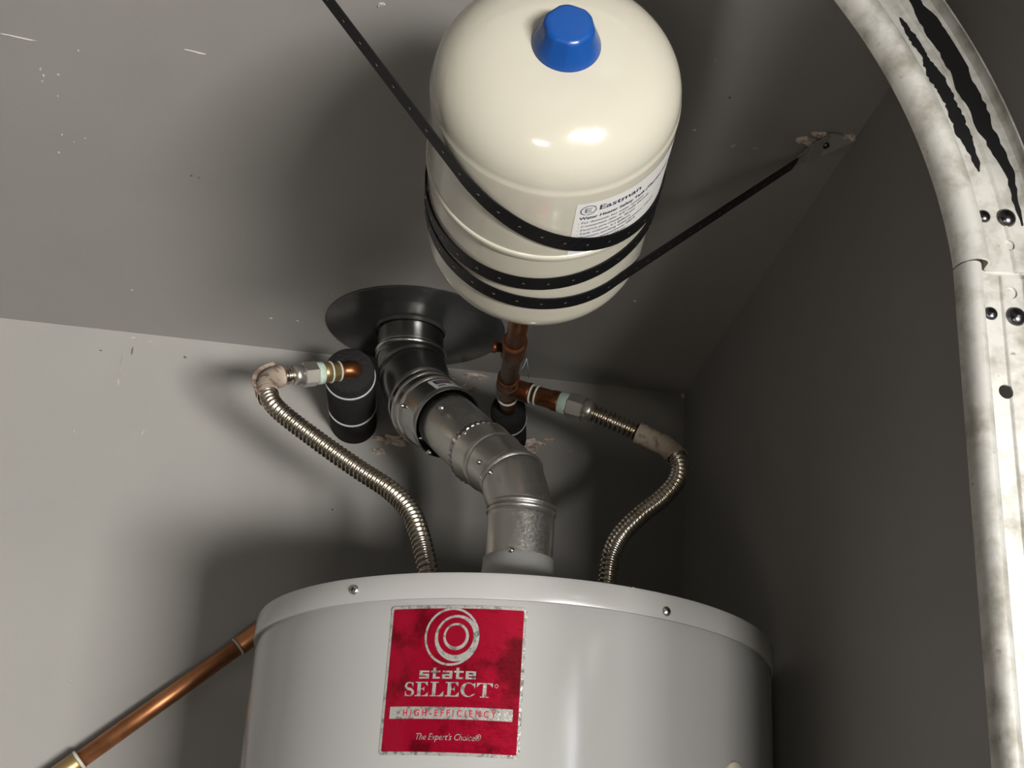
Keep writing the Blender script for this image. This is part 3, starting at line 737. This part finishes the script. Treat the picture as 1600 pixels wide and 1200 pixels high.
# ---------------------------------------------------------------- corrugated hoses
PITCH = .0068
def hose(name, label, ctrl, nut_a, r=.0125, tag_span=None, paper_label=None, flag=None):
    h = thing(name, ctrl[-1], label, 'hose', 'corrugated water hoses')
    pts = resample(smooth_path(ctrl, 40), PITCH/8)
    def rad(i):
        return r - .0034*(0.5-0.5*math.cos(2*math.pi*((i % 8)/8.0)))**.8
    n = len(pts)
    T = tangents(pts)
    v, f = loft([(p, t, rad(i)) for i, (p, t) in enumerate(zip(pts, T))], 20)
    mesh_obj('corrugated_tube', v, f, M['hose'], h)
    if nut_a:
        a, b = nut_a; d = (b-a).normalized()
        hexnut('coupling_nut', a, b, .0175, M['nut'], h)
        rod('ferrule', b-d*.001, b+d*.012, [(0, .0150), (.8, .0140), (1, .0125)], M['nut'], h)
    L = len(pts)
    dnn = Vector((0, 0, -1))
    q = ctrl[-1]
    hexnut('coupling_nut', q, q+dnn*.03, .0175, M['nut'], h)
    if tag_span:
        i0, i1 = int(L*tag_span[0]), int(L*tag_span[1])
        rr = [(pts[i], T[i], r+.0016+.0007*math.sin(i*1.3)) for i in range(i0, i1, 3)]
        vv, ff = loft(rr, 24, False)
        o = mesh_obj('paper_tag', vv, ff, M['paper'], h); o['label'] = paper_label
        m = o.modifiers.new('Solidify', 'SOLIDIFY'); m.thickness = .0006; m.offset = 1
        if flag:
            d = Vector(flag); fl = []; fo = []
            idx = list(range(i0, i1, 3))
            for j, i in enumerate(idx):
                base = pts[i]; dd = (d-T[i]*d.dot(T[i])).normalized()
                w = .017+.010*(1-j/len(idx))
                nrm = T[i].cross(dd).normalized()
                fl += [base+dd*.010-nrm*.0004, base+dd*w-nrm*.0004, base+dd*w+nrm*.0004, base+dd*.010+nrm*.0004]
            for j in range(len(idx)-1):
                for k in range(4): fo.append((j*4+k, j*4+(k+1) % 4, (j+1)*4+(k+1) % 4, (j+1)*4+k))
            fo += [(0, 1, 2, 3), tuple(len(fl)-1-k for k in range(4))]
            mesh_obj('tag_flap', fl, fo, M['paper'], o, False)
    return h
nl0, nl1 = EL1+dE*.005, EL1+dE*.027
lc = [nl1, at_y(455, 586, 1.765), at_y(430, 590, 1.755), at_y(417, 602, 1.735), at_y(421, 622, 1.715), at_y(440, 645, 1.70), at_y(500, 691, 1.68), at_y(560, 733, 1.66), at_y(610, 766, 1.64), at_y(640, 798, 1.62), at_y(656, 838, 1.60), at_y(666, 880, 1.588), NIP_L]
hose('flexible_hose', 'corrugated steel hose looping from the left foam-sleeved pipe down to the heater', lc, (nl0, nl1), .0128, (.06, .21), 'soiled paper tag wrapped round the bend', (-1, 0, .55))
nr0, nr1 = BR_END, BR_END+dB*.024
rc = [nr1, at_y(930, 647, 1.708), at_y(965, 662, 1.70), at_y(1010, 682, 1.69), at_y(1045, 700, 1.68), at_y(1061, 722, 1.67), at_y(1058, 750, 1.66), at_y(1035, 778, 1.65), at_y(1003, 803, 1.64), at_y(972, 834, 1.625), at_y(955, 868, 1.61), NIP_R]
hose('flexible_hose', 'corrugated steel hose curving from the copper tee down to the heater on the right', rc, (nr0, nr1), .0120, (.20, .37), 'dirty paper tag wrapped round the right hose')

# ---------------------------------------------------------------- relief drain pipe
d0, d1 = at_y(402, 989, WALL_Y-.030), at_y(118, 1193, WALL_Y-.030)
drain = thing('drain_pipe', d1, 'bright copper drain pipe sloping along the back wall beside the heater', 'pipe')
dd = (d1-d0).normalized()
rod('pipe', d0-dd*.02, d1+dd*.02, [(0, .0115), (1, .0115)], M['copper'], drain)
rod('coupling', d0-dd*.020, d0+dd*.030, [(0, .0128), (.03, .0134), (.97, .0134), (1, .0128)], M['copper'], drain)
rod('coupling', d1-dd*.004, d1+dd*.045, [(0, .0138), (.03, .0144), (.97, .0144), (1, .0138)], M['brass'], drain)
o = ring('solder_ring', d0+dd*.032, dd, .0122, .0018, M['solder'], drain, 32, 8)
ring('solder_ring', d1-dd*.006, dd, .0128, .0026, M['solder'], drain, 32, 8)
e = d1+dd*.045; low = Vector((e.x-.04, e.y, .15))
tube('down_pipe', smooth_path([e-dd*.01, e+dd*.02, Vector((e.x-.035, e.y, e.z-.06)), Vector((e.x-.038, e.y, e.z-.3)), low], 10), .0115, M['copper'], drain)
tube('bend', smooth_path([d0-dd*.012, d0-dd*.030, d0-dd*.040+Vector((.003, .012, 0)), d0-dd*.040+Vector((.004, .0285, 0))], 8), .0124, M['copper'], drain)

# ---------------------------------------------------------------- garage door track
track = thing('garage_door_track', (.43, .80, 0), 'scuffed galvanised garage door track curving up in the right foreground', 'track')
XT, YT, ZJ, ZB, RB = .4035, .800, .481, .452, .430       # left edge x, plane y, joint height, bend start, inner bend radius
PROF = [(.0015, -.0190), (0, -.0170), (.0002, -.0125), (.0009, -.0085), (.0022, -.0050), (.0042, -.0022), (.0066, -.0004), (.0092, .0002), (.0118, -.0006), (.0140, -.0026), (.0155, -.0060), (.0162, -.0150),
        (.0176, -.0168), (.0330, -.0168), (.0345, -.0156), (.0360, -.0168), (.0505, -.0168), (.0530, -.0150), (.0546, -.0110), (.0546, -.0060)]
TH = .0015
def closed_profile(pr, th):
    n = len(pr); nr = []
    for i in range(n):
        a, b = Vector(pr[max(i-1, 0)]), Vector(pr[min(i+1, n-1)]); d = (b-a).normalized(); nr.append(Vector((-d.y, d.x)))
    return [Vector(p) for p in pr] + [Vector(pr[i])-nr[i]*th for i in range(n-1, -1, -1)]
CP = closed_profile(PROF, TH)
# the bent piece has a broader rolled edge
PROF2 = [(x*1.45 if x <= .0177 else .0257+(x-.0177)*1.24, y) for x, y in PROF]
CP2 = closed_profile(PROF2, TH)
def sweep(name, stations, parent, label, CP=CP, shift=0.0):
    """stations: (point of left edge, unit vector across to the right in the xz plane)"""
    verts, faces = [], []; n = len(CP)
    for p, s in stations:
        for c in CP: verts.append(p + s*(c.x+shift) + Vector((0, -1, 0))*(c.y))
    for i in range(len(stations)-1):
        for k in range(n): faces.append((i*n+k, i*n+(k+1) % n, (i+1)*n+(k+1) % n, (i+1)*n+k))
    faces.append(tuple(range(n-1, -1, -1))); faces.append(tuple(len(verts)-n+k for k in range(n)))
    bm = bmesh.new(); vs = [bm.verts.new(v) for v in verts]
    for f in faces: bm.faces.new([vs[i] for i in f])
    bmesh.ops.recalc_face_normals(bm, faces=bm.faces[:])
    o = bm_obj(name, bm, M['track'], parent); sharpen(o, 28); o['label'] = label; return o
up = [(V(XT-.0012, YT, -CAMZ+.01), EX), (V(XT-.0012, YT, ZJ-.10), EX), (V(XT-.0012, YT, ZJ), EX)]
vert_s = sweep('vertical_section', up, track, 'straight vertical track section')
cx_, cz_ = XT-RB, ZB
bend = []
a0 = math.asin((ZJ+.0015-ZB)/RB); A1 = math.radians(40); RB2 = .20      # the bend tightens above, out of the picture
for k in range(33):
    a = a0+(A1-a0)*k/32
    bend.append((V(cx_+RB*math.cos(a), YT, cz_+RB*math.sin(a)), Vector((math.cos(a), 0, math.sin(a)))))
c2x, c2z = cx_+(RB-RB2)*math.cos(A1), cz_+(RB-RB2)*math.sin(A1)
for k in range(1, 25):
    a = A1+(math.pi/2-A1)*k/24
    bend.append((V(c2x+RB2*math.cos(a), YT, c2z+RB2*math.sin(a)), Vector((math.cos(a), 0, math.sin(a)))))
for dx in (.3, .6, .9): bend.append((bend[56][0]+Vector((-dx, 0, 0)), Vector((0, 0, 1))))
curve_s = sweep('curved_section', bend, track, 'curved track section with black grease stains', CP2)
def on_track_plane(px, py, t): return at_y(px, py, YT-t)
# drilled holes through the flat web
for px, py, r in ((1577, 383, .0042), (1580, 457, .0046), (1572, 612, .0052)):
    c = on_track_plane(px, py, -.0168)
    cut = bpy.data.meshes.new('cut'); v, f = loft([(c+Vector((0, .03, 0)), EY, r), (c-Vector((0, .006, 0)), EY, r)], 28); cut.from_pydata([tuple(x) for x in v], [], f)
    bmx = bmesh.new(); bmx.from_mesh(cut); bmesh.ops.recalc_face_normals(bmx, faces=bmx.faces[:]); bmx.to_mesh(cut); bmx.free()
    co = bpy.data.objects.new('cut', cut); COL.objects.link(co)
    tgt = curve_s if c.z > ZJ+CAMZ else vert_s
    md = tgt.modifiers.new('Boolean', 'BOOLEAN'); md.operation = 'DIFFERENCE'; md.object = co; md.solver = 'EXACT'
    bpy.context.view_layer.update()
    nm = bpy.data.meshes.new_from_object(tgt.evaluated_get(bpy.context.evaluated_depsgraph_get()))
    tgt.modifiers.clear(); tgt.data = nm
    bpy.data.objects.remove(co); bpy.data.meshes.remove(cut)
for px, py in ((1572, 341), (1587, 495)):
    c = on_track_plane(px, py, -.0168)
    o = dome_head('bolt', c, -EY, .0072, .0050, M['darkscrew'], track); o['label'] = 'dark domed bolt head'
for px, py in ((1537, 338), (1548, 490)):
    dome_head('bolt', on_track_plane(px, py, -.0165), -EY, .0050, .0030, M['darkscrew'], track)
# splice plate behind the joint
bm = bmesh.new(); addbox(bm, (XT+.020, YT+.0184, ZJ-.05+CAMZ), (XT+.060, YT+.0200, ZJ+.05+CAMZ)); bm_obj('splice_plate', bm, M['track'], track, False)
# mounting brackets to the wall, below the frame
for z in (.5, 1.2):
    bm = bmesh.new(); addbox(bm, (XT+.02, YT+.0185, z), (WALL_X, YT+.0215, z+.05)); bm_obj('bracket', bm, M['track'], track, False)
# grease stains lying in the channel of the bend
def stain(s0, w, d0, d1, seed):
    """black grease smear in the channel: s0 = distance from the left edge, w = width, d0..d1 = bend angles"""
    r = random.Random(seed); vs, fs = [], []; n = 64; ja = jb = 0.0
    for i in range(n):
        k = i/(n-1); a = math.radians(d0+(d1-d0)*k); u = Vector((math.cos(a), 0, math.sin(a)))
        env = w/2*(math.sin(math.pi*min(max(k, .004), .996)))**.45
        ja = .82*ja+.62*(r.random()-.5); jb = .82*jb+.62*(r.random()-.5)
        sa, sb = s0-env*(1+ja), s0+env*(1+jb)
        for q in (sa, sb): vs.append(V(cx_+(RB+q)*u.x, YT+.01635, cz_+(RB+q)*u.z))
        for q in (sa, sb): vs.append(V(cx_+(RB+q)*u.x, YT+.0168, cz_+(RB+q)*u.z))
    for i in range(n-1):
        j = 4*i
        fs += [(j, j+1, j+5, j+4), (j, j+4, j+6, j+2), (j+1, j+3, j+7, j+5)]
    fs += [(0, 2, 3, 1), (4*n-4, 4*n-3, 4*n-1, 4*n-2)]
    return mesh_obj('grease_stain', vs, fs, M['grease'], curve_s, False)
stain(.0385, .0100, 31, 14, 1)
stain(.0360, .0070, 39.5, 35, 5)
stain(.0590, .0125, 39.8, 8.5, 2)

# ---------------------------------------------------------------- cobweb by the tank pipe
web = thing('cobweb', at_y(822, 540, 1.62), 'thin pale cobweb threads beside the tank pipe', 'cobweb')
for a, b in (((818, 498, 1.45), (823, 560, 1.70)), ((823, 560, 1.70), (826, 592, 1.85)), ((806, 545, 1.62), (823, 560, 1.70)), ((823, 560, 1.70), (812, 580, 1.72))):
    tube('thread', [at_y(*a), at_y(*a).lerp(at_y(*b), .5)+Vector((.001, 0, -.002)), at_y(*b)], .00035, M['web'], web, 5)
